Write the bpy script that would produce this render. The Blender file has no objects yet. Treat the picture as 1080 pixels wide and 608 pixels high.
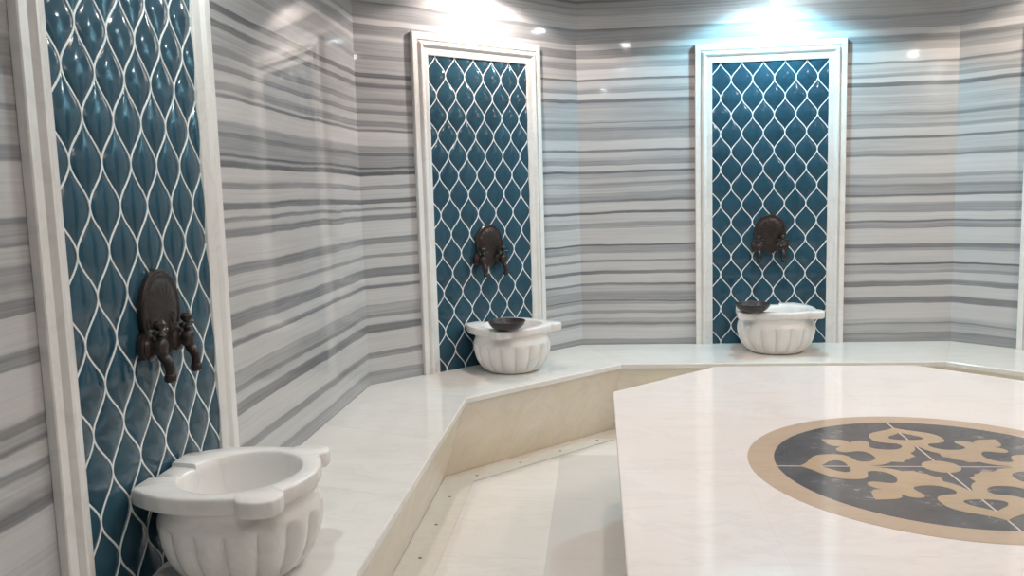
import bpy, bmesh, math, random
from mathutils import Vector, Matrix
random.seed(7)
PI = math.pi
C = bpy.context.scene.collection
BT = 0.418                      # bench top above the floor
PT = 0.537                      # platform top above the floor
CEIL = 2.60                     # ceiling height
SOUTH = -5.95                   # entrance wall behind the camera
sc = bpy.context.scene

# ------------------------------------------------------------------ helpers
def link(name, me, parent=None, mats=()):
    o = bpy.data.objects.new(name, me)
    for m in mats:
        me.materials.append(m)
    C.objects.link(o)
    if parent is not None:
        o.parent = parent
    return o

def build(name, bm, mats, parent=None, smooth=False, bevel=0.0, angle=35):
    bmesh.ops.recalc_face_normals(bm, faces=bm.faces)
    me = bpy.data.meshes.new(name)
    bm.to_mesh(me)
    bm.free()
    if smooth:
        for p in me.polygons:
            p.use_smooth = True
        if smooth == 'angle':
            me.set_sharp_from_angle(angle=math.radians(angle))
    if not isinstance(mats, (list, tuple)):
        mats = [mats]
    o = link(name, me, parent, mats)
    if bevel:
        b = o.modifiers.new('bevel', 'BEVEL')
        b.width = bevel
        b.segments = 3
        b.limit_method = 'ANGLE'
        b.angle_limit = math.radians(40)
    return o

def thing(name, label, cat, loc=(0, 0, 0), rz=0.0, group=None):
    o = bpy.data.objects.new(name, None)
    o.empty_display_size = 0.1
    C.objects.link(o)
    o.location = loc
    o.rotation_euler = (0, 0, rz)
    tag(o, label, cat, group)
    return o

def tag(o, label, cat, group=None):
    o['label'] = label
    o['category'] = cat
    if group:
        o['group'] = group
    return o

def structure(o):
    o['kind'] = 'structure'
    return o

def prism(bm, pts, z0, z1, mi=0, pts_low=None, nose=None):
    """closed prism over a plan polygon; pts_low gives another outline at z0"""
    low = pts_low or pts
    a = [bm.verts.new((p[0], p[1], z0)) for p in low]
    b = [bm.verts.new((p[0], p[1], z1)) for p in pts]
    n = len(pts)
    fs = [bm.faces.new(a[::-1]), bm.faces.new(b)]
    for i in range(n):
        fs.append(bm.faces.new((a[i], a[(i + 1) % n], b[(i + 1) % n], b[i])))
    for f in fs:
        f.material_index = mi
    if nose is not None:
        ly = bm.edges.layers.float.get('bevel_weight_edge') or bm.edges.layers.float.new('bevel_weight_edge')
        e = bm.edges.get((b[nose], b[nose + 1]))
        if e is not None:
            e[ly] = 1.0
    return fs

def lathe(bm, prof, n=48, axis='z', origin=(0, 0, 0), close=False):
    """revolve (r, h) pairs round an axis"""
    ox, oy, oz = origin
    rings = []
    for r, h in prof:
        ring = []
        if r < 1e-6:
            ring = [r]
        rows = []
        cnt = 1 if r < 1e-6 else n
        for i in range(cnt):
            a = 2 * PI * i / n
            c, s = r * math.cos(a), r * math.sin(a)
            if axis == 'z':
                rows.append(bm.verts.new((ox + c, oy + s, oz + h)))
            elif axis == 'y':            # h runs towards -y (out of the wall)
                rows.append(bm.verts.new((ox + c, oy - h, oz + s)))
            else:
                rows.append(bm.verts.new((ox + h, oy + c, oz + s)))
        rings.append(rows)
    m = len(rings)
    for j in range(m if close else m - 1):
        A, B = rings[j], rings[(j + 1) % m]
        for i in range(n):
            k = (i + 1) % n
            if len(A) == 1 and len(B) == 1:
                continue
            if len(A) == 1:
                bm.faces.new((A[0], B[i], B[k]))
            elif len(B) == 1:
                bm.faces.new((A[i], A[k], B[0]))
            else:
                bm.faces.new((A[i], A[k], B[k], B[i]))

def tube(bm, path, radii, n=14, caps=True):
    """tube along 3-D points with a radius at each"""
    P = [Vector(p) for p in path]
    if not isinstance(radii, (list, tuple)):
        radii = [radii] * len(P)
    t0 = (P[1] - P[0]).normalized()
    ref = Vector((1, 0, 0)) if abs(t0.x) < 0.8 else Vector((0, 1, 0))
    nrm = t0.cross(ref).normalized()
    rings = []
    for i, p in enumerate(P):
        if i == 0:
            t = P[1] - P[0]
        elif i == len(P) - 1:
            t = P[-1] - P[-2]
        else:
            t = (P[i + 1] - P[i]).normalized() + (P[i] - P[i - 1]).normalized()
        t.normalize()
        nrm = (nrm - t * nrm.dot(t)).normalized()
        b = t.cross(nrm)
        rings.append([bm.verts.new(p + (nrm * math.cos(2 * PI * k / n) + b * math.sin(2 * PI * k / n)) * radii[i]) for k in range(n)])
    for A, B in zip(rings, rings[1:]):
        for k in range(n):
            bm.faces.new((A[k], A[(k + 1) % n], B[(k + 1) % n], B[k]))
    if caps:
        bm.faces.new(rings[0][::-1])
        bm.faces.new(rings[-1])

def smooth_path(pts, k=6, closed=False):
    """Catmull-Rom through points of any dimension"""
    P = [Vector(p) for p in pts]
    n = len(P)
    out = []
    rng = n if closed else n - 1
    for i in range(rng):
        if closed:
            p0, p1, p2, p3 = P[i - 1], P[i], P[(i + 1) % n], P[(i + 2) % n]
        else:
            p0, p1, p2, p3 = P[max(i - 1, 0)], P[i], P[i + 1], P[min(i + 2, n - 1)]
        for j in range(k):
            t = j / k
            out.append(0.5 * ((2 * p1) + (p2 - p0) * t + (2 * p0 - 5 * p1 + 4 * p2 - p3) * t * t + (3 * p1 - p0 - 3 * p2 + p3) * t ** 3))
    if not closed:
        out.append(P[-1])
    return out

# ------------------------------------------------------------------ materials
def new_mat(name):
    m = bpy.data.materials.new(name)
    m.use_nodes = True
    nt = m.node_tree
    nt.nodes.clear()
    out = nt.nodes.new('ShaderNodeOutputMaterial')
    bs = nt.nodes.new('ShaderNodeBsdfPrincipled')
    nt.links.new(bs.outputs[0], out.inputs[0])
    return m, nt, bs

class N:
    """terse node building"""
    def __init__(self, nt):
        self.nt = nt
    def val(self, sock, v):
        if isinstance(v, bpy.types.NodeSocket):
            self.nt.links.new(v, sock)
        else:
            sock.default_value = v
    def math(self, op, a, b=0.0, c=None, clamp=False):
        n = self.nt.nodes.new('ShaderNodeMath')
        n.operation = op
        n.use_clamp = clamp
        self.val(n.inputs[0], a)
        self.val(n.inputs[1], b)
        if c is not None:
            self.val(n.inputs[2], c)
        return n.outputs[0]
    def pos(self):
        return self.nt.nodes.new('ShaderNodeNewGeometry').outputs['Position']
    def obj(self):
        return self.nt.nodes.new('ShaderNodeTexCoord').outputs['Object']
    def island(self):
        return self.nt.nodes.new('ShaderNodeNewGeometry').outputs['Random Per Island']
    def sep(self, v):
        n = self.nt.nodes.new('ShaderNodeSeparateXYZ')
        self.val(n.inputs[0], v)
        return n.outputs
    def comb(self, x, y, z):
        n = self.nt.nodes.new('ShaderNodeCombineXYZ')
        for i, v in enumerate((x, y, z)):
            self.val(n.inputs[i], v)
        return n.outputs[0]
    def scale(self, v, s, off=(0, 0, 0), rot=(0, 0, 0)):
        n = self.nt.nodes.new('ShaderNodeMapping')
        self.val(n.inputs[0], v)
        n.inputs[1].default_value = off
        n.inputs[2].default_value = rot
        n.inputs[3].default_value = s
        return n.outputs[0]
    def noise(self, v, scale=5.0, detail=3.0, rough=0.5, dist=0.0):
        n = self.nt.nodes.new('ShaderNodeTexNoise')
        self.val(n.inputs['Vector'], v)
        n.inputs['Scale'].default_value = scale
        n.inputs['Detail'].default_value = detail
        n.inputs['Roughness'].default_value = rough
        n.inputs['Distortion'].default_value = dist
        return n.outputs[0]
    def white(self, v):
        n = self.nt.nodes.new('ShaderNodeTexWhiteNoise')
        self.val(n.inputs['Vector'], v)
        return n.outputs[0]
    def ramp(self, f, stops, interp='LINEAR'):
        n = self.nt.nodes.new('ShaderNodeValToRGB')
        self.val(n.inputs[0], f)
        cr = n.color_ramp
        cr.interpolation = interp
        while len(cr.elements) < len(stops):
            cr.elements.new(0.5)
        for e, (p, c) in zip(cr.elements, stops):
            e.position = p
            e.color = (*c, 1) if isinstance(c, (tuple, list)) else (c, c, c, 1)
        return n.outputs[0]
    def mix(self, f, a, b, blend='MIX'):
        n = self.nt.nodes.new('ShaderNodeMix')
        n.data_type = 'RGBA'
        n.blend_type = blend
        self.val(n.inputs[0], f)
        for s, v in ((n.inputs[6], a), (n.inputs[7], b)):
            self.val(s, v if isinstance(v, bpy.types.NodeSocket) else (*v, 1))
        return n.outputs[2]
    def bump(self, h, strength=0.2, dist=0.01):
        n = self.nt.nodes.new('ShaderNodeBump')
        n.inputs['Strength'].default_value = strength
        n.inputs['Distance'].default_value = dist
        self.val(n.inputs['Height'], h)
        return n.outputs[0]

def plain(name, col, rough=0.4, metal=0.0, var=0.0, vscale=8.0, emit=None):
    m, nt, bs = new_mat(name)
    k = N(nt)
    if var:
        f = k.noise(k.obj(), vscale, 4, 0.6)
        c = k.ramp(f, [(0.3, tuple(x * (1 - var) for x in col)), (0.7, tuple(min(1, x * (1 + var)) for x in col))])
        nt.links.new(c, bs.inputs['Base Color'])
    else:
        bs.inputs['Base Color'].default_value = (*col, 1)
    bs.inputs['Roughness'].default_value = rough
    bs.inputs['Metallic'].default_value = metal
    if emit:
        bs.inputs['Emission Color'].default_value = (*emit[0], 1)
        bs.inputs['Emission Strength'].default_value = emit[1]
    return m

# veins measured bed by bed: (upper height, lower height, darkness), heights above the bench
BEDS = {
    'bc': [(2.316, 2.266, 0.2), (2.260, 2.160, 0.3), (2.154, 2.134, 0.2), (2.124, 2.110, 0.7), (2.110, 2.083, 0.45), (2.083, 2.076, 0.6), (2.076, 2.032, 0.45), (2.032, 1.957, 0.3), (1.957, 1.940, 0.7), (1.934, 1.865, 0.55), (1.865, 1.830, 0.25), (1.830, 1.780, 0.6), (1.780, 1.754, 0.2), (1.754, 1.713, 0.45), (1.713, 1.661, 0.12), (1.655, 1.643, 0.7), (1.643, 1.608, 0.25), (1.608, 1.591, 0.4), (1.591, 1.569, 0.55), (1.567, 1.532, 0.2), (1.529, 1.508, 0.8), (1.508, 1.473, 0.45), (1.473, 1.416, 0.38), (1.422, 1.392, 0.45), (1.392, 1.384, 0.6), (1.384, 1.359, 0.4), (1.357, 1.339, 0.65), (1.339, 1.279, 0.5), (1.279, 1.226, 0.15), (1.224, 1.214, 0.7), (1.214, 1.178, 0.25), (1.178, 1.160, 0.4), (1.160, 1.130, 0.55), (1.130, 1.098, 0.2), (1.094, 1.082, 0.85), (1.082, 1.052, 0.45), (1.052, 1.028, 0.3), (1.023, 1.013, 0.6), (1.013, 0.996, 0.45), (0.996, 0.961, 0.28), (0.961, 0.943, 0.45), (0.943, 0.919, 0.5), (0.916, 0.901, 0.7), (0.901, 0.845, 0.15), (0.843, 0.832, 0.8), (0.832, 0.778, 0.2), (0.773, 0.747, 0.5), (0.747, 0.715, 0.2), (0.745, 0.739, 0.5), (0.739, 0.640, 0.1), (0.638, 0.629, 0.9), (0.629, 0.580, 0.5), (0.580, 0.539, 0.15), (0.537, 0.523, 0.6), (0.523, 0.470, 0.15), (0.468, 0.448, 0.7), (0.448, 0.392, 0.12), (0.390, 0.376, 0.7), (0.376, 0.339, 0.3), (0.339, 0.289, 0.5), (0.289, 0.277, 0.75), (0.277, 0.258, 0.45), (0.258, 0.221, 0.2), (0.218, 0.201, 0.55), (0.201, 0.171, 0.15), (0.171, 0.146, 0.35), (0.143, 0.126, 0.65), (0.126, 0.112, 0.3), (0.112, 0.039, 0.1), (0.037, 0.011, 0.5), (0.001, -0.069, 0.7)],
    'cd': [(2.326, 2.256, 0.45), (2.250, 2.150, 0.12), (2.144, 2.044, 0.12), (2.034, 1.954, 0.4), (1.951, 1.934, 0.6), (1.934, 1.873, 0.5), (1.873, 1.838, 0.2), (1.834, 1.795, 0.65), (1.795, 1.746, 0.4), (1.744, 1.688, 0.08), (1.686, 1.671, 0.6), (1.671, 1.648, 0.2), (1.648, 1.626, 0.35), (1.626, 1.615, 0.25), (1.615, 1.598, 0.5), (1.598, 1.567, 0.12), (1.564, 1.541, 0.8), (1.541, 1.496, 0.35), (1.496, 1.484, 0.2), (1.484, 1.427, 0.35), (1.427, 1.405, 0.25), (1.405, 1.387, 0.4), (1.387, 1.370, 0.6), (1.370, 1.350, 0.4), (1.366, 1.323, 0.3), (1.320, 1.297, 0.5), (1.297, 1.248, 0.15), (1.246, 1.231, 0.75), (1.231, 1.162, 0.25), (1.159, 1.142, 0.45), (1.142, 1.123, 0.65), (1.123, 1.021, 0.05), (1.018, 0.997, 0.45), (0.997, 0.963, 0.3), (0.960, 0.945, 0.6), (0.945, 0.904, 0.45), (0.902, 0.888, 0.75), (0.888, 0.852, 0.1), (0.849, 0.799, 0.5), (0.799, 0.792, 0.6), (0.792, 0.746, 0.08), (0.744, 0.732, 0.75), (0.732, 0.693, 0.4), (0.701, 0.695, 0.6), (0.695, 0.606, 0.08), (0.693, 0.672, 0.2), (0.604, 0.577, 0.7), (0.577, 0.559, 0.45), (0.559, 0.490, 0.15), (0.488, 0.478, 0.85), (0.478, 0.446, 0.35), (0.446, 0.426, 0.5), (0.426, 0.381, 0.12), (0.377, 0.345, 0.65), (0.345, 0.279, 0.12), (0.277, 0.237, 0.7), (0.237, 0.141, 0.12), (0.141, 0.116, 0.3), (0.116, 0.104, 0.6), (0.104, 0.062, 0.35), (0.060, 0.046, 0.65), (0.046, 0.004, 0.55), (-0.006, -0.026, 0.3)],
    'ab': [(2.360, 2.290, 0.7), (2.284, 2.264, 0.2), (2.258, 2.238, 0.3), (2.232, 2.162, 0.7), (2.156, 2.056, 0.6), (2.050, 1.980, 0.2), (1.970, 1.954, 0.35), (1.954, 1.939, 0.7), (1.939, 1.871, 0.55), (1.871, 1.845, 0.2), (1.845, 1.797, 0.6), (1.787, 1.771, 0.1), (1.771, 1.698, 0.42), (1.698, 1.676, 0.55), (1.676, 1.608, 0.35), (1.601, 1.581, 0.8), (1.581, 1.554, 0.3), (1.551, 1.530, 0.75), (1.530, 1.474, 0.35), (1.471, 1.447, 0.6), (1.447, 1.419, 0.3), (1.416, 1.396, 0.65), (1.396, 1.363, 0.25), (1.360, 1.333, 0.6), (1.333, 1.322, 0.3), (1.320, 1.309, 0.75), (1.309, 1.239, 0.08), (1.235, 1.202, 0.5), (1.202, 1.185, 0.75), (1.185, 1.136, 0.5), (1.133, 1.121, 0.85), (1.121, 1.110, 0.4), (1.108, 1.089, 0.9), (1.089, 1.043, 0.12), (1.040, 1.018, 0.55), (1.018, 0.973, 0.2), (0.970, 0.947, 0.75), (0.947, 0.924, 0.2), (0.923, 0.909, 0.65), (0.909, 0.887, 0.2), (0.886, 0.871, 0.6), (0.880, 0.858, 0.7), (0.858, 0.769, 0.1), (0.766, 0.734, 0.65), (0.734, 0.683, 0.2), (0.680, 0.661, 0.55), (0.661, 0.609, 0.15), (0.606, 0.558, 0.65), (0.558, 0.521, 0.12), (0.518, 0.499, 0.7), (0.499, 0.418, 0.15), (0.418, 0.366, 0.45), (0.366, 0.347, 0.65), (0.347, 0.314, 0.2), (0.311, 0.269, 0.75), (0.269, 0.168, 0.15), (0.165, 0.135, 0.65), (0.135, 0.066, 0.2), (0.063, 0.042, 0.55), (0.042, 0.000, 0.45), (-0.010, -0.022, 0.7)],
    'al': [(2.342, 2.242, 0.6), (2.236, 2.186, 0.6), (2.180, 2.110, 0.7), (2.104, 2.084, 0.45), (2.078, 2.058, 0.6), (2.052, 2.040, 0.12), (2.034, 2.014, 0.45), (2.008, 1.908, 0.6), (1.902, 1.832, 0.6), (1.826, 1.756, 0.7), (1.750, 1.650, 0.7), (1.644, 1.594, 0.6), (1.588, 1.538, 0.12), (1.532, 1.432, 0.12), (1.426, 1.414, 0.3), (1.404, 1.333, 0.3), (1.332, 1.274, 0.5), (1.274, 1.247, 0.6), (1.245, 1.188, 0.3), (1.188, 1.174, 0.6), (1.174, 1.109, 0.35), (1.107, 1.074, 0.6), (1.074, 0.962, 0.1), (0.960, 0.946, 0.65), (0.946, 0.908, 0.4), (0.908, 0.898, 0.55), (0.898, 0.860, 0.2), (0.860, 0.825, 0.5), (0.806, 0.787, 0.3), (0.785, 0.756, 0.6), (0.756, 0.680, 0.1), (0.678, 0.644, 0.6), (0.644, 0.538, 0.1), (0.535, 0.514, 0.65), (0.514, 0.492, 0.4), (0.492, 0.481, 0.7), (0.479, 0.444, 0.2), (0.442, 0.423, 0.6), (0.423, 0.385, 0.3), (0.385, 0.365, 0.5), (0.365, 0.334, 0.7), (0.332, 0.255, 0.05), (0.245, 0.195, 0.2), (0.189, 0.119, 0.2), (0.113, 0.093, 0.45), (0.087, 0.075, 0.45), (0.069, 0.049, 0.7), (0.043, -0.007, 0.2), (-0.013, -0.025, 0.7)],
}

def striped_marble(name, beds):
    """polished white marble with horizontal grey beds"""
    m, nt, bs = new_mat(name)
    k = N(nt)
    P = k.pos()
    s = k.sep(P)
    wob = k.noise(k.scale(P, (1.3, 1.3, 3.0)), 1.0, 3, 0.55)
    wob2 = k.noise(k.scale(P, (7, 7, 14)), 1.0, 2, 0.5)
    z = k.math('ADD', k.math('SUBTRACT', s[2], BT), k.math('MULTIPLY', k.math('SUBTRACT', wob, 0.5), 0.034))
    z = k.math('ADD', z, k.math('MULTIPLY', k.math('SUBTRACT', wob2, 0.5), 0.008))
    res = None
    chunks = [beds[i:i + 15] for i in range(0, len(beds), 15)]
    for ch in chunks[::-1]:
        hi, lo = ch[0][0] + 0.004, ch[-1][1] - 0.004
        stops = []
        for a, b, v in ch[::-1]:                     # ascending height
            e = min(0.0022, (a - b) * 0.3)
            stops += [((b + e - lo) / (hi - lo), v), ((a - e - lo) / (hi - lo), v)]
        stops.sort(key=lambda t: t[0])
        f = k.math('DIVIDE', k.math('SUBTRACT', z, lo), hi - lo)
        r = k.ramp(f, stops)
        if res is None:
            res = r
        else:
            res = k.mix(k.math('GREATER_THAN', z, lo), res, r)
    # fine streaks inside the beds, and patches where a vein thins out
    streak = k.noise(k.comb(k.math('MULTIPLY', s[0], 1.2), k.math('MULTIPLY', s[1], 1.2), k.math('MULTIPLY', z, 130.0)), 1.0, 3, 0.6)
    fade = k.noise(k.scale(P, (2.2, 2.2, 16.0)), 1.0, 3, 0.6)
    v = k.math('ADD', res, k.math('MULTIPLY', k.math('SUBTRACT', streak, 0.5), 0.50))
    v = k.math('ADD', v, k.math('MULTIPLY', k.math('SUBTRACT', fade, 0.5), 0.30), clamp=True)
    col = k.ramp(v, [(0.0, (0.57, 0.56, 0.56)), (0.2, (0.49, 0.485, 0.49)), (0.5, (0.32, 0.325, 0.335)), (0.8, (0.165, 0.17, 0.18)), (1.0, (0.09, 0.095, 0.105))])
    nt.links.new(col, bs.inputs['Base Color'])
    bs.inputs['Roughness'].default_value = 0.055
    return m

def cream_marble(name, base, warm, rough, seams=None, island=False, grey_tile=False):
    m, nt, bs = new_mat(name)
    k = N(nt)
    P = k.pos()
    cl = k.noise(k.scale(P, (1, 1, 1.6), rot=(0, 0, 0.5)), 1.6, 5, 0.6, 0.8)
    col = k.mix(k.ramp(cl, [(0.35, 0.0), (0.7, 1.0)]), base, warm)
    vein = k.noise(k.scale(P, (1.0, 3.2, 2.0), rot=(0.2, 0.1, 0.4)), 1.7, 6, 0.62, 1.2)
    vm = k.ramp(vein, [(0.46, 0.0), (0.5, 1.0), (0.54, 0.0)])
    col = k.mix(k.math('MULTIPLY', vm, 0.16), col, tuple(c * 0.62 for c in base))
    if island:
        col = k.mix(k.math('MULTIPLY', k.island(), 0.16), col, tuple(c * 0.8 for c in warm))
    if seams:
        ox, oy, px, py, w, strength = seams
        s = k.sep(P)
        fx = k.math('DIVIDE', k.math('SUBTRACT', s[0], ox), px)
        fy = k.math('DIVIDE', k.math('SUBTRACT', s[1], oy), py)
        ix, iy = k.math('FLOOR', fx), k.math('FLOOR', fy)
        rnd = k.white(k.comb(ix, iy, 3.0))
        col = k.mix(k.math('MULTIPLY', rnd, 0.22), col, tuple(c * 0.82 for c in warm))
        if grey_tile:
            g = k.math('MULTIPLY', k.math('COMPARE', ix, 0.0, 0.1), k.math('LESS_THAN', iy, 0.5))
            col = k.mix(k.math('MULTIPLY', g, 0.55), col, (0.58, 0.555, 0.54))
        dx = k.math('MULTIPLY', k.math('ABSOLUTE', k.math('SUBTRACT', k.math('FRACT', fx), 0.5)), px)
        dy = k.math('MULTIPLY', k.math('ABSOLUTE', k.math('SUBTRACT', k.math('FRACT', fy), 0.5)), py)
        line = k.math('MAXIMUM', k.math('GREATER_THAN', dx, px / 2 - w), k.math('GREATER_THAN', dy, py / 2 - w))
        col = k.mix(k.math('MULTIPLY', line, strength), col, tuple(c * 0.6 for c in warm))
    nt.links.new(col, bs.inputs['Base Color'])
    bs.inputs['Roughness'].default_value = rough
    return m

M = {}
for key, beds in BEDS.items():
    M[key] = striped_marble('striped marble ' + key, beds)
M['bench_top'] = cream_marble('bench top marble', (0.78, 0.765, 0.735), (0.73, 0.70, 0.65), 0.12, island=True)
M['bench_riser'] = cream_marble('bench riser marble', (0.80, 0.74, 0.64), (0.74, 0.65, 0.50), 0.2, island=True)
M['platform'] = cream_marble('platform marble', (0.82, 0.77, 0.75), (0.80, 0.72, 0.68), 0.09, seams=(-0.583, -2.155, 0.59, 0.59, 0.0010, 0.16))
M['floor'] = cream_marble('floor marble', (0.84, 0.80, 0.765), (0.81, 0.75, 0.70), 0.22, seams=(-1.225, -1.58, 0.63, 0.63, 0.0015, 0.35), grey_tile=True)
M['strip'] = cream_marble('drain strip marble', (0.78, 0.745, 0.69), (0.75, 0.69, 0.62), 0.25, island=True)
M['frame'] = cream_marble('frame marble', (0.80, 0.79, 0.77), (0.74, 0.73, 0.71), 0.25)
M['basin'] = cream_marble('basin marble', (0.82, 0.80, 0.78), (0.76, 0.74, 0.72), 0.24)
M['grout'] = plain('white grout', (0.78, 0.80, 0.80), 0.5)
M['ceiling'] = plain('ceiling plaster', (0.78, 0.76, 0.73), 0.8, var=0.03)
M['hole'] = plain('drain hole shade', (0.11, 0.10, 0.09), 0.8)  # dark colour stands for the shade inside the drain holes
M['beige'] = cream_marble('beige inlay marble', (0.46, 0.34, 0.225), (0.49, 0.355, 0.225), 0.12)
M['ring'] = cream_marble('tan border marble', (0.50, 0.38, 0.28), (0.55, 0.41, 0.295), 0.12)
M['line'] = plain('pale inlay line', (0.62, 0.52, 0.44), 0.2)
M['bronze'] = plain('dark bronze', (0.036, 0.027, 0.025), 0.28, metal=0.35, var=0.25, vscale=30)
M['bowl'] = plain('dark hammered copper', (0.036, 0.031, 0.033), 0.35, metal=0.3, var=0.2, vscale=40)
M['bezel'] = plain('white lamp ring', (0.8, 0.8, 0.8), 0.4)

def tile_mat():
    m, nt, bs = new_mat('blue glazed tile')
    k = N(nt)
    f = k.noise(k.obj(), 5.0, 3, 0.6)
    f2 = k.noise(k.scale(k.obj(), (9, 9, 3)), 1.0, 3, 0.6)
    f = k.math('ADD', k.math('MULTIPLY', f, 0.6), k.math('MULTIPLY', f2, 0.4))
    c = k.ramp(f, [(0.3, (0.016, 0.055, 0.086)), (0.7, (0.026, 0.084, 0.124))])
    nt.links.new(c, bs.inputs['Base Color'])
    bs.inputs['Roughness'].default_value = 0.10
    return m
M['tile'] = tile_mat()

def dark_stone():
    m, nt, bs = new_mat('dark inlay marble')
    k = N(nt)
    P = k.pos()
    base = k.ramp(k.noise(P, 6, 5, 0.6), [(0.3, (0.085, 0.076, 0.077)), (0.7, (0.135, 0.12, 0.12))])
    vein = k.noise(k.scale(P, (1, 2.2, 1), rot=(0, 0, 0.7)), 9, 4, 0.6, 1.6)
    gate = k.ramp(k.noise(P, 12, 2, 0.5), [(0.60, 0.0), (0.70, 1.0)])
    vm = k.math('MULTIPLY', k.ramp(vein, [(0.475, 0.0), (0.5, 1.0), (0.525, 0.0)]), gate)
    c = k.mix(k.math('MULTIPLY', vm, 0.75), base, (0.62, 0.58, 0.56))
    nt.links.new(c, bs.inputs['Base Color'])
    bs.inputs['Roughness'].default_value = 0.12
    return m
M['dark'] = dark_stone()

def lamp_mat(name, col, strength):
    return plain(name, (0.9, 0.9, 0.9), 0.4, emit=(col, strength))

# ------------------------------------------------------------------ the eight-sided room
q = math.sqrt(0.5)
XW = 2.2056                                    # side walls
AB, BC = (-XW, -1.0868), (-1.1188, 0.0)
CD, DE = (1.1188, 0.0), (XW, -1.0868)
SW, SE = (-XW, SOUTH), (XW, SOUTH)
# frame of each wall: panel centre on the wall line and rotation of the local x axis
WALL = {
    'A': ((-XW, -3.160), PI / 2),
    'B': ((-1.6622 + 0.005, -0.5434 + 0.005), PI / 4),
    'C': ((0.0359, 0.0), 0.0),
    'D': ((1.1188 + 0.816 * q, -0.816 * q), -PI / 4),
}

def octagon(offs):
    """room outline pulled inwards by an offset per wall (A, B, C, D, E); five lines, four corners plus two south ends"""
    lines = [(AB, (0, 1), offs[0]), (BC, (q, q), offs[1]), (CD, (1, 0), offs[2]), (DE, (q, -q), offs[3]), (DE, (0, -1), offs[4])]
    L = []
    for (px, py), (dx, dy), of in lines:
        L.append((px + dy * of, py - dx * of, dx, dy))
    pts = []
    for (x1, y1, a, b), (x2, y2, c, d) in zip(L, L[1:]):
        den = a * d - b * c
        t = ((x2 - x1) * d - (y2 - y1) * c) / den
        pts.append((x1 + a * t, y1 + b * t))
    return pts, L

T = 0.10
outer, _ = octagon([-T] * 5)
def wall(name, p, r, po, ro, mats, split=None):
    bm = bmesh.new()
    zt = CEIL
    if split is None:
        seq, idx = [p, r], [0]
    else:
        t = split
        mid = (p[0] + (r[0] - p[0]) * t, p[1] + (r[1] - p[1]) * t)
        seq, idx = [p, mid, r], [0, 1]
    lo = [bm.verts.new((x, y, 0)) for x, y in seq]
    hi = [bm.verts.new((x, y, zt)) for x, y in seq]
    for i in range(len(seq) - 1):
        f = bm.faces.new((lo[i], lo[i + 1], hi[i + 1], hi[i]))
        f.material_index = idx[i]
    bl = [bm.verts.new((*po, 0)), bm.verts.new((*ro, 0))]
    bh = [bm.verts.new((*po, zt)), bm.verts.new((*ro, zt))]
    bm.faces.new((bl[0], bl[1], bh[1], bh[0]))
    bm.faces.new((lo[0], hi[0], bh[0], bl[0]))
    bm.faces.new((lo[-1], bl[1], bh[1], hi[-1]))
    bm.faces.new(hi + [bh[1], bh[0]])
    bm.faces.new(lo + [bl[1], bl[0]])
    return structure(build(name, bm, mats))
wall('wall_left', SW, AB, (-XW - T, SOUTH - T), outer[0], [M['al'], M['ab']], split=(SOUTH + 3.16) / (SOUTH + 1.0868))
wall('wall_back_left', AB, BC, outer[0], outer[1], [M['ab'], M['bc']], split=0.5)
wall('wall_back', BC, CD, outer[1], outer[2], [M['bc'], M['cd']], split=0.516)
wall('wall_back_right', CD, DE, outer[2], outer[3], [M['cd'], M['bc']], split=0.53)
wall('wall_right', DE, SE, outer[3], (XW + T, SOUTH - T), [M['bc'], M['al']], split=0.43)
wall('wall_front', SE, SW, (XW + T, SOUTH - T), (-XW - T, SOUTH - T), [M['cd']])
room = [SW, AB, BC, CD, DE, SE]
outline = [(-XW - T, SOUTH - T)] + outer + [(XW + T, SOUTH - T)]
bm = bmesh.new(); prism(bm, outline, -0.10, 0.0)
structure(build('floor', bm, M['floor']))
bm = bmesh.new(); prism(bm, outline, CEIL, CEIL + 0.1)
structure(build('ceiling', bm, M['ceiling']))

# ------------------------------------------------------------------ bench round the walls
BW = [0.5554, 0.5887, 0.6028, 0.6114, 0.5554]
bench = thing('marble_bench', 'long cream marble bench running round the foot of the striped walls', 'bench', (0, 0, 0))
BEND = SOUTH + 0.75                            # where the bench stops at the entrance end
def ring_segments(o_in, o_out, south):
    a, _ = octagon(o_in)
    b, _ = octagon(o_out)
    inn = [(-XW + o_in[0], south)] + a + [(XW - o_in[4], south)]
    out = [(-XW + o_out[0], south)] + b + [(XW - o_out[4], south)]
    return [((out[i], out[i + 1]), (inn[i], inn[i + 1])) for i in range(5)]
def lerp(p, r, t):
    return (p[0] + (r[0] - p[0]) * t, p[1] + (r[1] - p[1]) * t)
SLAB = 0.026
bm = bmesh.new()
bm.edges.layers.float.new('bevel_weight_edge')
cuts = [[0, 0.16, 0.325, 0.49, 0.655, 0.82, 1], [0, 0.37, 1], [0, 0.33, 0.66, 1], [0, 0.5, 1], [0, 0.2, 0.4, 0.6, 0.8, 1]]
gap = 0.0003
for (o, i), cs in zip(ring_segments(BW, [0.002] * 5, BEND), cuts):
    for c0, c1 in zip(cs, cs[1:]):
        g = gap / 2
        prism(bm, [lerp(*o, c0 + g), lerp(*i, c0 + g), lerp(*i, c1 - g), lerp(*o, c1 - g)], BT - SLAB, BT, nose=1)
seat = build('seat_slab', bm, M['bench_top'], bench, bevel=0.006)
seat.modifiers['bevel'].limit_method = 'WEIGHT'
bm = bmesh.new()
INS = 0.136
top_in, low_in = [w - 0.014 for w in BW], [w - INS for w in BW]
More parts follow.
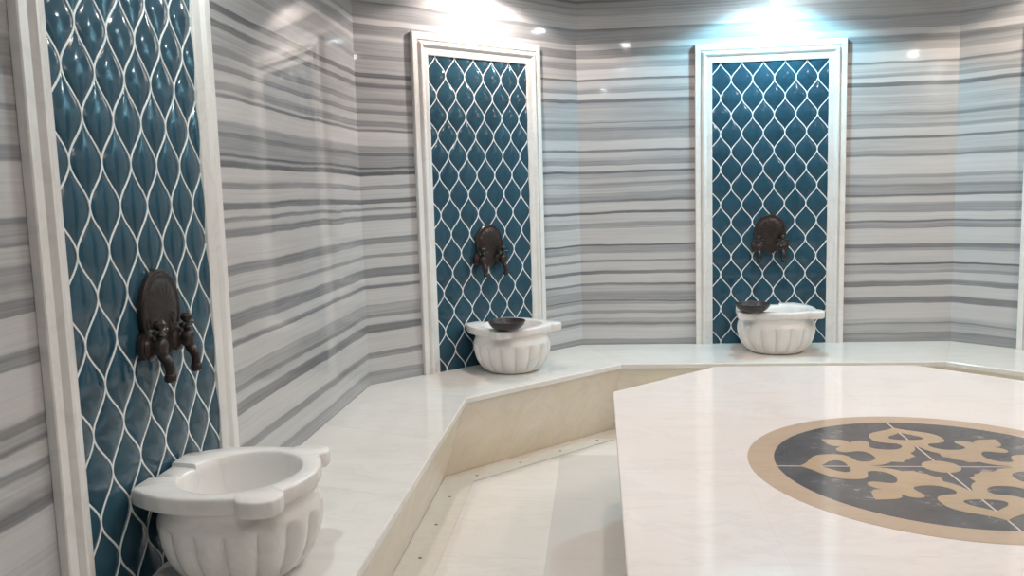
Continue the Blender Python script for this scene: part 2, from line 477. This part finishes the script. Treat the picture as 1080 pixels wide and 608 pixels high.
for (o, i), (o2, i2), cs in zip(ring_segments(top_in, [0.003] * 5, BEND + 0.01), ring_segments(low_in, [0.003] * 5, BEND + 0.01), cuts):
    for c0, c1 in zip(cs, cs[1:]):
        prism(bm, [lerp(*o, c0), lerp(*i, c0), lerp(*i, c1), lerp(*o, c1)], 0.0005, BT - SLAB, 0,
              [lerp(*o2, c0), lerp(*i2, c0), lerp(*i2, c1), lerp(*o2, c1)])
build('riser', bm, M['bench_riser'], bench)

# ------------------------------------------------------------------ drain strip along the foot of the bench
strip = thing('drain_strip', 'narrow marble drain strip with small dark holes along the foot of the bench', 'drain', (0, 0, 0))
s_in, s_out = [w - INS + 0.155 for w in BW], [w - INS + 0.004 for w in BW]
HOLES = {0: [(-1.716, -1.42 - 0.167 * k) for k in range(1, 22)], 1: [(-1.622, -1.30), (-1.518, -1.172), (-1.321, -0.955), (-1.16, -0.79)], 2: [(-0.9 + 0.3 * k, -0.545) for k in range(7)]}
HOLES[0] = [(-1.712, -1.581 - 0.325 * k) for k in range(11)]
HOLES[1] = [(-1.6265 + 0.198 * k, -1.286 + 0.198 * k) for k in range(4)]
def holed_plate(bm, quad, holes, z0, z1, r=0.0085):
    loops = [[Vector((*p, z1)) for p in quad]]
    for hx, hy in holes:
        loops.append([Vector((hx + r * math.cos(2 * PI * k / 14), hy + r * math.sin(2 * PI * k / 14), z1)) for k in range(14)])
    edges = []
    for lp in loops:
        vs = [bm.verts.new(p) for p in lp]
        edges += [bm.edges.new((vs[k], vs[(k + 1) % len(vs)])) for k in range(len(vs))]
    r_ = bmesh.ops.triangle_fill(bm, use_beauty=True, edges=edges, normal=(0, 0, 1))
    fs = [g for g in r_['geom'] if isinstance(g, bmesh.types.BMFace)]
    ex = bmesh.ops.extrude_face_region(bm, geom=fs)
    for v in ex['geom']:
        if isinstance(v, bmesh.types.BMVert):
            v.co.z = z0
segs = ring_segments(s_in, s_out, BEND)
bm = bmesh.new(); bd = bmesh.new()
for i, (o, n_) in enumerate(segs):
    quad = [o[0], n_[0], n_[1], o[1]]
    holed_plate(bm, quad, HOLES.get(i, []), 0.0015, 0.0035)
    prism(bd, [lerp(lerp(o[0], n_[0], 0.06), lerp(o[1], n_[1], 0.06), 0.01), lerp(lerp(o[0], n_[0], 0.94), lerp(o[1], n_[1], 0.94), 0.01), lerp(lerp(o[0], n_[0], 0.94), lerp(o[1], n_[1], 0.94), 0.99), lerp(lerp(o[0], n_[0], 0.06), lerp(o[1], n_[1], 0.06), 0.99)], 0.0004, 0.0013)
build('cover_slab', bm, M['strip'], strip)
o = build('hole_shade_plate', bd, M['hole'], strip)  # dark plate laid under the thin cover so the holes look deep and shaded
o['label'] = 'dark plate standing for the shade inside the holes'

# ------------------------------------------------------------------ heated platform with inlaid medallion
plat = thing('marble_platform', 'large low eight-sided pale pink marble platform with round inlaid medallion', 'platform', (0, -2.704, 0))
PA, PB, PC = 1.2512, 1.3466, 1.2398
pin, _ = octagon([PA, PB, PC, PB, PA])
CY = -2.704
def plat_poly(d):
    top, _ = octagon([PA + d, PB + d, PC + d, PB + d, PA + d])
    t = [(x, y - CY) for x, y in top]
    return t + [(x, -y) for x, y in t[::-1]]
bm = bmesh.new(); prism(bm, plat_poly(0.0), PT - 0.03, PT)
build('top_slab', bm, M['platform'], plat, bevel=0.004)
bm = bmesh.new(); prism(bm, plat_poly(0.015), 0.0, PT - 0.03, 0, plat_poly(0.06))
build('base', bm, M['bench_riser'], plat)

RM = 0.4815
MX, MY = 0.011, 0.0
def disc_ring(bm, r0, r1, z0, z1, n=128):
    lathe(bm, [(r0, z0), (r0, z1), (r1, z1), (r1, z0)], n, 'z', (MX, MY, 0), close=True)
bm = bmesh.new()
lathe(bm, [(0, PT - 0.004), (RM, PT - 0.004), (RM, PT + 0.0006), (0, PT + 0.0006)], 128, 'z', (MX, MY, 0))
med = build('medallion', bm, M['dark'], plat)
med['label'] = 'round black marble inlay with white flecks'
bm = bmesh.new(); disc_ring(bm, RM, 0.5625, PT - 0.004, PT + 0.0008)
o = build('border_ring', bm, M['ring'], med); o['label'] = 'tan marble ring'

# ornament: one eighth traced from the stone, mirrored and turned
drop = [(0.865, 0.0), (0.84, 0.022), (0.805, 0.065), (0.775, 0.118), (0.735, 0.185), (0.69, 0.223), (0.64, 0.238), (0.575, 0.24), (0.53, 0.225), (0.502, 0.19), (0.487, 0.145), (0.478, 0.105)]
bean = [(0.478, 0.105), (0.44, 0.088), (0.395, 0.1), (0.358, 0.135), (0.342, 0.18), (0.345, 0.235), (0.362, 0.28), (0.385, 0.304), (0.425, 0.305), (0.465, 0.29), (0.505, 0.282)]
fleur = [(0.505, 0.282), (0.535, 0.3), (0.545, 0.335), (0.528, 0.375), (0.49, 0.412)]
fleur2 = [(0.49, 0.412), (0.535, 0.418), (0.562, 0.455), (0.572, 0.505), (0.58, 0.58)]
def V2(l, k=4):
    return [tuple(v) for v in smooth_path([(a, b, 0) for a, b in l], k)]
eighth = V2(drop)[:-1] + V2(bean)[:-1] + V2(fleur)[:-1] + V2(fleur2)
eighth = [(p[0], p[1]) for p in eighth]
quarter = eighth + [(b, a) for a, b in eighth[::-1]][1:]
def rot(p, k):
    x, y = p
    for _ in range(k):
        x, y = -y, x
    return (x, y)
outline_ = []
for k in range(4):
    outline_ += [rot(p, k) for p in quarter[:-1]]
gap8 = [(0.42, 0.010), (0.350, 0.030), (0.312, 0.050), (0.268, 0.092), (0.225, 0.084), (0.196, 0.084), (0.182, 0.114), (0.162, 0.130), (0.138, 0.138)]
gq = gap8[:-1] + [(0.138, 0.138)] + [(b, a) for a, b in gap8[::-1]][1:]
inner_ = []
for k in range(4):
    inner_ += [rot(p, k) for p in gq]
hole8 = V2([(0.735, 0.0), (0.69, 0.05), (0.65, 0.095), (0.605, 0.115), (0.575, 0.095), (0.562, 0.045), (0.56, 0.0)], 3)
hole = [(p[0], p[1]) for p in hole8] + [(p[0], -p[1]) for p in hole8[::-1]][1:-1]
def filled(bm, loops, z0, z1):
    edges = []
    for lp in loops:
        vs = [bm.verts.new((MX + a * RM, MY + b * RM, z1)) for a, b in lp]
        edges += [bm.edges.new((vs[i], vs[(i + 1) % len(vs)])) for i in range(len(vs))]
    r_ = bmesh.ops.triangle_fill(bm, use_beauty=True, edges=edges, normal=(0, 0, 1))
    fs = [g for g in r_['geom'] if isinstance(g, bmesh.types.BMFace)]
    ex = bmesh.ops.extrude_face_region(bm, geom=fs)
    for v in ex['geom']:
        if isinstance(v, bmesh.types.BMVert):
            v.co.z = z0
bm = bmesh.new()
filled(bm, [outline_, inner_] + [[rot(p, k) for p in hole] for k in range(4)], PT - 0.002, PT + 0.0012)
filled(bm, [[(0.112 * math.cos(2 * PI * i / 40), 0.112 * math.sin(2 * PI * i / 40)) for i in range(40)]], PT - 0.002, PT + 0.0012)
o = build('ornament', bm, M['beige'], med); o['label'] = 'beige marble leaf ornament'
for k in range(4):
    bm = bmesh.new()
    filled(bm, [[rot(p, k) for p in ((0.10, -0.0058), (1.0, -0.0058), (1.0, 0.0058), (0.10, 0.0058))]], PT - 0.002, PT + 0.0010)
    build('inlay_line', bm, M['line'], med)

# ------------------------------------------------------------------ tiled niche panels
FW, IW, FH, IH = 0.4436, 0.3419, 1.8301, 1.7171
PITCH, LEN = 0.0635, 0.2148
U0, Z0 = -0.2275 - PITCH / 2, 0.972
def linex(k, z):
    return U0 + PITCH * k + PITCH / 2 * math.cos(2 * PI * (z - Z0) / LEN + k * PI)
def tile_height(u, z):
    k = math.floor((u - U0) / PITCH) - 1
    while linex(k + 1, z) < u:
        k += 1
    a, b = linex(k, z), linex(k + 1, z)
    w = b - a
    if w < 1e-6:
        return 0.0
    t = max(0.0, min(1.0, (u - a) / w))
    return 0.0072 * (w / (2 * PITCH)) ** 0.8 * (4 * t * (1 - t)) ** 0.85
def tile_mesh():
    bm = bmesh.new()
    nu, nz = 176, 300
    hw, ht = IW + 0.004, IH + 0.004
    rows = []
    for j in range(nz + 1):
        z = ht * j / nz
        rows.append([bm.verts.new((-hw + 2 * hw * i / nu, -0.004 - tile_height(-hw + 2 * hw * i / nu, z), z)) for i in range(nu + 1)])
    for A, B in zip(rows, rows[1:]):
        for i in range(nu):
            bm.faces.new((A[i], A[i + 1], B[i + 1], B[i]))
    # closed back and sides so the panel has a body
    back = [bm.verts.new((x, -0.0005, z)) for x, z in ((-hw, 0), (hw, 0), (hw, ht), (-hw, ht))]
    bm.faces.new(back)
    bm.faces.new(rows[0] + [back[1], back[0]])
    bm.faces.new(rows[-1][::-1] + [back[3], back[2]])
    bm.faces.new([r[0] for r in rows][::-1] + [back[0], back[3]])
    bm.faces.new([r[-1] for r in rows] + [back[2], back[1]])
    return bm
def grout_mesh():
    bm = bmesh.new()
    hw, ht = IW + 0.003, IH + 0.003
    n = 420
    for k in range(-2, 14):
        prev = None
        for j in range(n + 1):
            z = ht * j / n
            x = linex(k, z)
            dx = (linex(k, z + 1e-4) - linex(k, z - 1e-4)) / 2e-4
            l = math.hypot(dx, 1)
            nx, nz_ = 1 / l, -dx / l
            w = 0.0026
            if abs(x) > hw - 0.003:
                prev = None
                continue
            cur = [bm.verts.new((x + nx * o_, -y_, min(max(z + nz_ * o_, 0), ht))) for o_, y_ in ((-w * 1.2, 0.003), (-w, 0.0066), (0, 0.0072), (w, 0.0066), (w * 1.2, 0.003))]
            if prev:
                for a in range(4):
                    bm.faces.new((prev[a], prev[a + 1], cur[a + 1], cur[a]))
            prev = cur
    return bm
def frame_mesh():
    prof = [(0.0, 0.001), (0.0, 0.021), (0.003, 0.024), (0.030, 0.024), (0.033, 0.016), (0.037, 0.016), (0.041, 0.025), (0.048, 0.032), (0.056, 0.033), (0.064, 0.028), (0.070, 0.023), (0.094, 0.018), (0.1017, 0.014), (0.1017, 0.001)]
    bm = bmesh.new()
    sc_t = (FH - IH) / 0.1017
    cols = []
    for w, h in prof:
        x = FW - w
        zt = FH - w * sc_t
        cols.append([bm.verts.new((-x, -h, 0)), bm.verts.new((-x, -h, zt)), bm.verts.new((x, -h, zt)), bm.verts.new((x, -h, 0))])
    n = len(cols)
    for i in range(n):
        A, B = cols[i], cols[(i + 1) % n]
        for s in range(3):
            bm.faces.new((A[s], A[s + 1], B[s + 1], B[s]))
    bm.faces.new([c[0] for c in cols])
    bm.faces.new([c[3] for c in cols])
    return bm
def copy_tree(o, parent=None):
    c = o.copy()
    C.objects.link(c)
    if parent is not None:
        c.parent = parent
    for ch in [x for x in bpy.data.objects if x.parent == o]:
        copy_tree(ch, c)
    return c
def place(o, w, v=0.0, u=0.0, z=BT):
    (x, y), a = WALL[w]
    o.location = (x + u * math.cos(a) + v * math.sin(a), y + u * math.sin(a) - v * math.cos(a), z)
    o.rotation_euler = (0, 0, a)
    return o
LAB = {
    'A': 'blue ogee-tiled panel in white marble frame on the left wall, nearest the camera',
    'B': 'blue ogee-tiled panel in white marble frame under the warm pinkish spotlight, behind the middle basin',
    'C': 'blue ogee-tiled panel in white marble frame under the cyan spotlight on the back wall',
    'D': 'white marble panel frame cut off by the right edge of the photo',
}
niche = thing('tiled_panel', LAB['A'], 'wall panel', group='framed tile panels')
build('marble_frame', frame_mesh(), M['frame'], niche, smooth='angle', angle=25)
tp = build('tile_field', tile_mesh(), M['tile'], niche, smooth='angle', angle=75)
tp['label'] = 'glossy blue bulging tiles'
build('grout_lattice', grout_mesh(), M['grout'], tp, smooth='angle')['label'] = 'white curving grout lines'
for w in 'ABCD':
    o = niche if w == 'A' else copy_tree(niche)
    o['label'] = LAB[w]
    place(o, w)

# ------------------------------------------------------------------ wall fountains
FL = {
    'A': 'large dark bronze wall fountain with two taps on the left tiled panel, nearest the camera',
    'B': 'dark bronze twin-tap wall fountain above the middle basin, on the tiles under the pinkish light',
    'C': 'dark bronze twin-tap wall fountain above the far basin, on the tiles under the cyan light',
}
fount = thing('wall_fountain', FL['A'], 'tap', group='bronze wall fountains')
bm = bmesh.new()
# round plate with stepped rim and shallow dome, on the tiles
prof = [(0.0, 0.001), (0.100, 0.001), (0.102, 0.014), (0.098, 0.019), (0.092, 0.020), (0.087, 0.017), (0.082, 0.017), (0.076, 0.020), (0.06, 0.024), (0.03, 0.0265), (0.0, 0.027)]
lathe(bm, prof, 64, 'y', (0, 0, 0.29))
for v in bm.verts:
    v.co.x *= 0.95
    v.co.z = 0.285 + (v.co.z - 0.29) * 1.08
    a = math.atan2(v.co.z - 0.29, v.co.x)
    r = math.hypot(v.co.x, v.co.z - 0.29)
    if 0.078 < r and v.co.y < -0.01:
        v.co.y -= 0.0012 * math.cos(28 * a)
    elif 0.02 < r <= 0.078 and v.co.y < -0.01:
        v.co.y -= 0.0008 * math.cos(16 * a)
# lower apron that carries the taps
pts = [(-0.105, 0.225), (-0.112, 0.19), (-0.098, 0.165), (-0.05, 0.175), (-0.02, 0.158), (0.0, 0.150), (0.02, 0.158), (0.05, 0.175), (0.098, 0.165), (0.112, 0.19), (0.105, 0.225), (0.06, 0.245), (-0.06, 0.245)]
pp = smooth_path([(a, b, 0) for a, b in pts], 4, closed=True)
f0 = [bm.verts.new((p.x, -0.002, p.y)) for p in pp]
f1 = [bm.verts.new((p.x, -0.016, p.y)) for p in pp]
f2 = [bm.verts.new((p.x * 0.9, -0.021, 0.2 + (p.y - 0.2) * 0.86)) for p in pp]
for a, b in ((f0, f1), (f1, f2)):
    for i in range(len(a)):
        j = (i + 1) % len(a)
        bm.faces.new((a[i], a[j], b[j], b[i]))
bm.faces.new(f2); bm.faces.new(f0[::-1])
build('back_plate', bm, M['bronze'], fount, smooth='angle')
for sx in (-1, 1):
    cx = 0.072 * sx
    bm = bmesh.new()
    # rosette, barrel with rings
    lathe(bm, [(0, 0.012), (0.034, 0.014), (0.036, 0.021), (0.028, 0.027), (0.019, 0.030), (0.018, 0.033), (0.023, 0.037), (0.025, 0.046), (0.022, 0.055), (0.014, 0.060), (0.0, 0.062)], 28, 'y', (cx, 0, 0.195))
    tap = build('tap', bm, M['bronze'], fount, smooth='angle')
    bm = bmesh.new()
    path = smooth_path([(cx, -0.046, 0.186), (cx, -0.051, 0.168), (cx, -0.058, 0.160), (cx, -0.063, 0.150), (cx, -0.065, 0.136), (cx, -0.065, 0.122)], 4)
    n = len(path)
    tube(bm, path, [0.0145 - 0.003 * i / (n - 1) for i in range(n)], 16)
    lathe(bm, [(0.0, 0.102), (0.012, 0.102), (0.0155, 0.106), (0.0155, 0.118), (0.013, 0.123), (0.0, 0.124)], 20, 'z', (cx, -0.065, 0))
    build('spout', bm, M['bronze'], tap, smooth='angle')
    bm = bmesh.new()
    lathe(bm, [(0.0, 0.212), (0.011, 0.212), (0.010, 0.222), (0.015, 0.227), (0.010, 0.233), (0.009, 0.242), (0.016, 0.250), (0.017, 0.258), (0.011, 0.266), (0.0, 0.268)], 20, 'z', (cx, -0.046, 0))
    tube(bm, [(cx - 0.032, -0.046, 0.236), (cx - 0.02, -0.046, 0.2375), (cx, -0.046, 0.238), (cx + 0.02, -0.046, 0.2375), (cx + 0.032, -0.046, 0.236)], [0.0065, 0.005, 0.005, 0.005, 0.0065], 12)
    build('handle', bm, M['bronze'], tap, smooth='angle')
for w, du in (('A', 0.022), ('B', 0.022), ('C', 0.002)):
    o = fount if w == 'A' else copy_tree(fount)
    o['label'] = FL[w]
    place(o, w, 0.0105, du, BT + 0.408)

# ------------------------------------------------------------------ marble basins
BLAB = {
    'A': 'large fluted white marble basin in the left foreground with nothing on its rim',
    'B': 'middle fluted white marble basin, a dark bowl on its front rim, below the pink-lit panel',
    'C': 'farthest fluted white marble basin on the bench of the back wall, below the cyan-lit panel',
}
RB = 0.043                                      # rim thickness
RT = 0.256                                      # rim height
half = [(0.0, 0.0), (0.07, 0.0), (0.143, 0.0), (0.148, 0.003), (0.152, 0.008), (0.182, 0.055), (0.207, 0.11), (0.219, 0.17), (0.220, 0.23), (0.215, 0.285),
        (0.212, 0.310), (0.226, 0.318), (0.236, 0.335), (0.239, 0.365), (0.234, 0.393), (0.219, 0.412), (0.196, 0.422), (0.170, 0.423), (0.152, 0.415), (0.142, 0.408),
        (0.108, 0.426), (0.058, 0.442), (0.0, 0.448)]
def rim_outline():
    L = [tuple(p) for p in half]
    return L + [(-a, b) for a, b in L[::-1]][1:-1]
VC = 0.232                                      # opening centre from the wall
def polar(th, pts, c=(0, VC)):
    """distance from c to the closed outline in direction th"""
    d = (math.cos(th), math.sin(th))
    best = 0
    n = len(pts)
    for i in range(n):
        x1, y1 = pts[i][0] - c[0], pts[i][1] - c[1]
        x2, y2 = pts[(i + 1) % n][0] - c[0], pts[(i + 1) % n][1] - c[1]
        ex, ey = x2 - x1, y2 - y1
        den = d[0] * ey - d[1] * ex
        if abs(den) < 1e-9:
            continue
        t = (x1 * ey - y1 * ex) / den
        s = (x1 * d[1] - y1 * d[0]) / den
        if t > 0 and -1e-6 <= s <= 1 + 1e-6:
            best = max(best, t)
    return best
def make_basin():
    root = thing('marble_basin', BLAB['A'], 'basin', group='fluted marble basins')
    # body: bulging bowl with sixteen flutes under the rim
    bm = bmesh.new()
    prof = [(0.120, 0.0), (0.142, 0.003), (0.160, 0.014), (0.182, 0.036), (0.201, 0.066), (0.213, 0.098), (0.219, 0.128), (0.2195, 0.150), (0.216, 0.166), (0.211, 0.178), (0.207, 0.188), (0.206, 0.197), (0.207, 0.206), (0.207, 0.216)]
    P = smooth_path([(r, h, 0) for r, h in prof], 4)
    n = 256
    rings = []
    for p in P:
        r, h = p.x, p.y
        if h < 0.165:
            amp = 0.018 * min(1, max(0, (h - 0.004) / 0.03)) * (1 - max(0, (h - 0.135) / 0.03) ** 2)
        else:
            amp = 0
        ring = []
        for i in range(n):
            a = 2 * PI * i / n
            s = abs(math.cos(8 * a))
            rr = r - amp * (1 - s ** 0.7) * 1.0
            if rr * math.sin(a) + 0.0 > 1:  # (never)
                pass
            y = VC - rr * math.sin(a)
            ring.append(bm.verts.new((rr * math.cos(a), -max(0.008, y), h)))
        rings.append(ring)
    for A, B in zip(rings, rings[1:]):
        for i in range(n):
            bm.faces.new((A[i], A[(i + 1) % n], B[(i + 1) % n], B[i]))
    bm.faces.new(rings[0][::-1])
    body = build('fluted_body', bm, M['basin'], root, smooth='angle', angle=50)
    # rim and hollow
    out = rim_outline()
    bm = bmesh.new()
    n = 360
    def ring(fn, z):
        return [bm.verts.new((p[0], -p[1], z(i) if callable(z) else z)) for i, p in ((i, fn(2 * PI * i / n)) for i in range(n))]
    Rout = [polar(2 * PI * i / n, out) for i in range(n)]
    def outp(k=1.0, d=0.0):
        return lambda th: (lambda r: (r * math.cos(th), VC + r * math.sin(th)))(Rout[int(round(th / (2 * PI) * n)) % n] * k - d)
    def innp(r):
        def fn(th):
            rr = r
            return (rr * 1.04 * math.cos(th), VC + 0.004 + rr * 0.97 * math.sin(th))
        return fn
    def step(i):                                # shallow notch cut in the middle of the back rim
        th = 2 * PI * i / n
        r = Rout[i]
        x, y = r * math.cos(th), VC + r * math.sin(th)
        return RT - 0.010 if (abs(x) < 0.066 and y < 0.05) else RT
    rr = [ring(outp(d=0.034), RT - RB - 0.004), ring(outp(d=0.016), RT - RB), ring(outp(d=0.004), RT - RB + 0.002), ring(outp(), RT - RB + 0.008),
          ring(outp(), lambda i: step(i) - 0.006), ring(outp(d=0.002), lambda i: step(i) - 0.002), ring(outp(d=0.006), step)]
    rr += [ring(innp(0.172), step), ring(innp(0.168), lambda i: step(i) - 0.0015), ring(innp(0.164), lambda i: step(i) - 0.006)]
    for r, h in ((0.160, RT - 0.03), (0.155, RT - 0.06), (0.145, RT - 0.10), (0.125, RT - 0.14), (0.09, RT - 0.165), (0.04, RT - 0.175)):
        rr.append(ring(innp(r), h))
    for A, B in zip(rr, rr[1:]):
        for i in range(n):
            bm.faces.new((A[i], A[(i + 1) % n], B[(i + 1) % n], B[i]))
    bm.faces.new(rr[-1])
    rim = build('rim', bm, M['basin'], root, smooth='angle', angle=40)
    rim['label'] = 'eared rim with flat back edge and hollow'
    return root
basin = make_basin()
for w in 'ABC':
    o = basin if w == 'A' else copy_tree(basin)
    o['label'] = BLAB[w]
    place(o, w, {'A': 0.016, 'B': 0.018, 'C': 0.018}[w], {'A': -0.036, 'B': -0.014, 'C': -0.006}[w], BT)
    o.scale = {'A': (0.97, 0.97, 1.04), 'B': (0.98, 0.98, 1.0), 'C': (1.02, 1.0, 1.0)}[w]

# ------------------------------------------------------------------ water bowls
def make_bowl():
    bm = bmesh.new()
    prof = [(0.0, 0.004), (0.045, 0.004), (0.05, 0.0), (0.055, 0.002), (0.072, 0.012), (0.086, 0.026), (0.095, 0.042), (0.098, 0.052), (0.100, 0.0545), (0.0985, 0.056), (0.095, 0.054), (0.090, 0.044), (0.082, 0.030), (0.068, 0.017), (0.05, 0.010), (0.028, 0.008), (0.016, 0.012), (0.0, 0.016)]
    P = smooth_path([(r, h, 0) for r, h in prof], 3)
    lathe(bm, [(max(0, p.x) if 0 < i < len(P) - 1 else 0.0, p.y * 0.88) for i, p in enumerate(P)], 48)
    return bm
ob = build('water_bowl', make_bowl(), M['bowl'], None, smooth='angle', angle=60)
tag(ob, 'dark round bowl on the front rim of the middle basin', 'bowl', 'dark water bowls')
place(ob, 'B', 0.020 + 0.375, -0.164, BT + RT + 0.003)
oc = ob.copy(); C.objects.link(oc)
oc['label'] = 'dark round bowl on the left rim of the farthest basin, below the cyan-lit panel'
place(oc, 'C', 0.018 + 0.385, -0.168, BT + RT + 0.002)

# ------------------------------------------------------------------ ceiling lamps
def downlight(name, label, x, y, col, strength, watts, size=145, blend=0.12, rad=0.03):
    t = thing('ceiling_spotlight', label, 'ceiling light', (x, y, CEIL), group='recessed ceiling spotlights')
    bm = bmesh.new()
    lathe(bm, [(0.040, 0.0), (0.055, 0.0), (0.055, -0.006), (0.050, -0.010), (0.040, -0.008)], 32, 'z', close=True)
    build('bezel', bm, M['bezel'], t, smooth='angle')
    bm = bmesh.new()
    lathe(bm, [(0.0, -0.0005), (0.041, -0.0005), (0.041, -0.004), (0.0, -0.004)], 32, 'z')
    build('lens', bm, lamp_mat('lamp ' + name, tuple(0.35 * c + 0.65 for c in col), strength), t)
    l = bpy.data.lights.new('spot ' + name, 'SPOT')
    l.energy = watts
    l.color = col
    l.spot_size = math.radians(size)
    l.spot_blend = blend
    l.shadow_soft_size = rad
    o = bpy.data.objects.new('spot_lamp', l)
    C.objects.link(o)
    o.location = (0, 0, -0.03)
    o.parent = t
    return t
WARM = (1.0, 0.82, 0.74)
downlight('left', 'recessed ceiling spotlight over the left tiled panel', -1.93, -3.16, (0.88, 1.0, 0.97), 250, 26)
downlight('pink', 'recessed ceiling spotlight over the middle tiled panel', -1.47, -0.74, (1.0, 0.84, 0.76), 350, 36)
downlight('cyan', 'recessed ceiling spotlight over the back tiled panel', 0.036, -0.30, (0.27, 0.79, 1.0), 600, 54, size=140, blend=0.25)
downlight('amber', 'recessed ceiling spotlight over the right-hand back panel', 1.50, -0.77, (1.0, 0.82, 0.66), 300, 42)
downlight('right', 'recessed ceiling spotlight over the right wall', 2.0, -3.2, (1.0, 0.95, 0.88), 600, 32)
downlight('entrance', 'recessed ceiling spotlight by the entrance', -0.9, -5.1, (1.0, 0.95, 0.90), 250, 12)
# ring of warm spots over the platform
for n_, (x, y) in enumerate(((-0.75, -1.95), (0.75, -1.95), (-0.75, -3.45), (0.75, -3.45))):
    side = ('left', 'right')[x > 0]
    end = ('back', 'front')[n_ > 1]
    downlight('centre %d' % n_, 'recessed ceiling spotlight over the %s %s of the platform' % (end, side), x, y, WARM, 120, (32, 14)[n_ > 1], size=165, blend=0.9)

w = bpy.data.worlds.new('world'); sc.world = w; w.use_nodes = True
w.node_tree.nodes['Background'].inputs[0].default_value = (0.8, 0.8, 0.85, 1)
w.node_tree.nodes['Background'].inputs[1].default_value = 0.05

# ------------------------------------------------------------------ camera (solved from the photograph)
pitch, roll, yaw = -0.11447798, -0.02936206, -0.10521314
cy, sy = math.cos(yaw), math.sin(yaw)
fw = Vector((sy * math.cos(pitch), cy * math.cos(pitch), math.sin(pitch)))
rt = Vector((cy, -sy, 0)); up = rt.cross(fw)
c_, s_ = math.cos(roll), math.sin(roll)
R, Uv = rt * c_ + up * s_, up * c_ - rt * s_
cam = bpy.data.cameras.new('camera'); cam.sensor_width = 36; cam.lens = 878.3174 / 1080 * 36; cam.clip_start = 0.02
co = bpy.data.objects.new('camera', cam); C.objects.link(co)
m = Matrix((R, Uv, -fw)).transposed().to_4x4()
m.translation = Vector((-1.00498, -5.25414, 0.98 + BT))
co.matrix_world = m
sc.camera = co
sc.view_settings.view_transform = 'Standard'
sc.view_settings.look = 'None'
sc.view_settings.gamma = 1
sc.view_settings.use_curve_mapping = False
sc.view_settings.exposure = -0.10
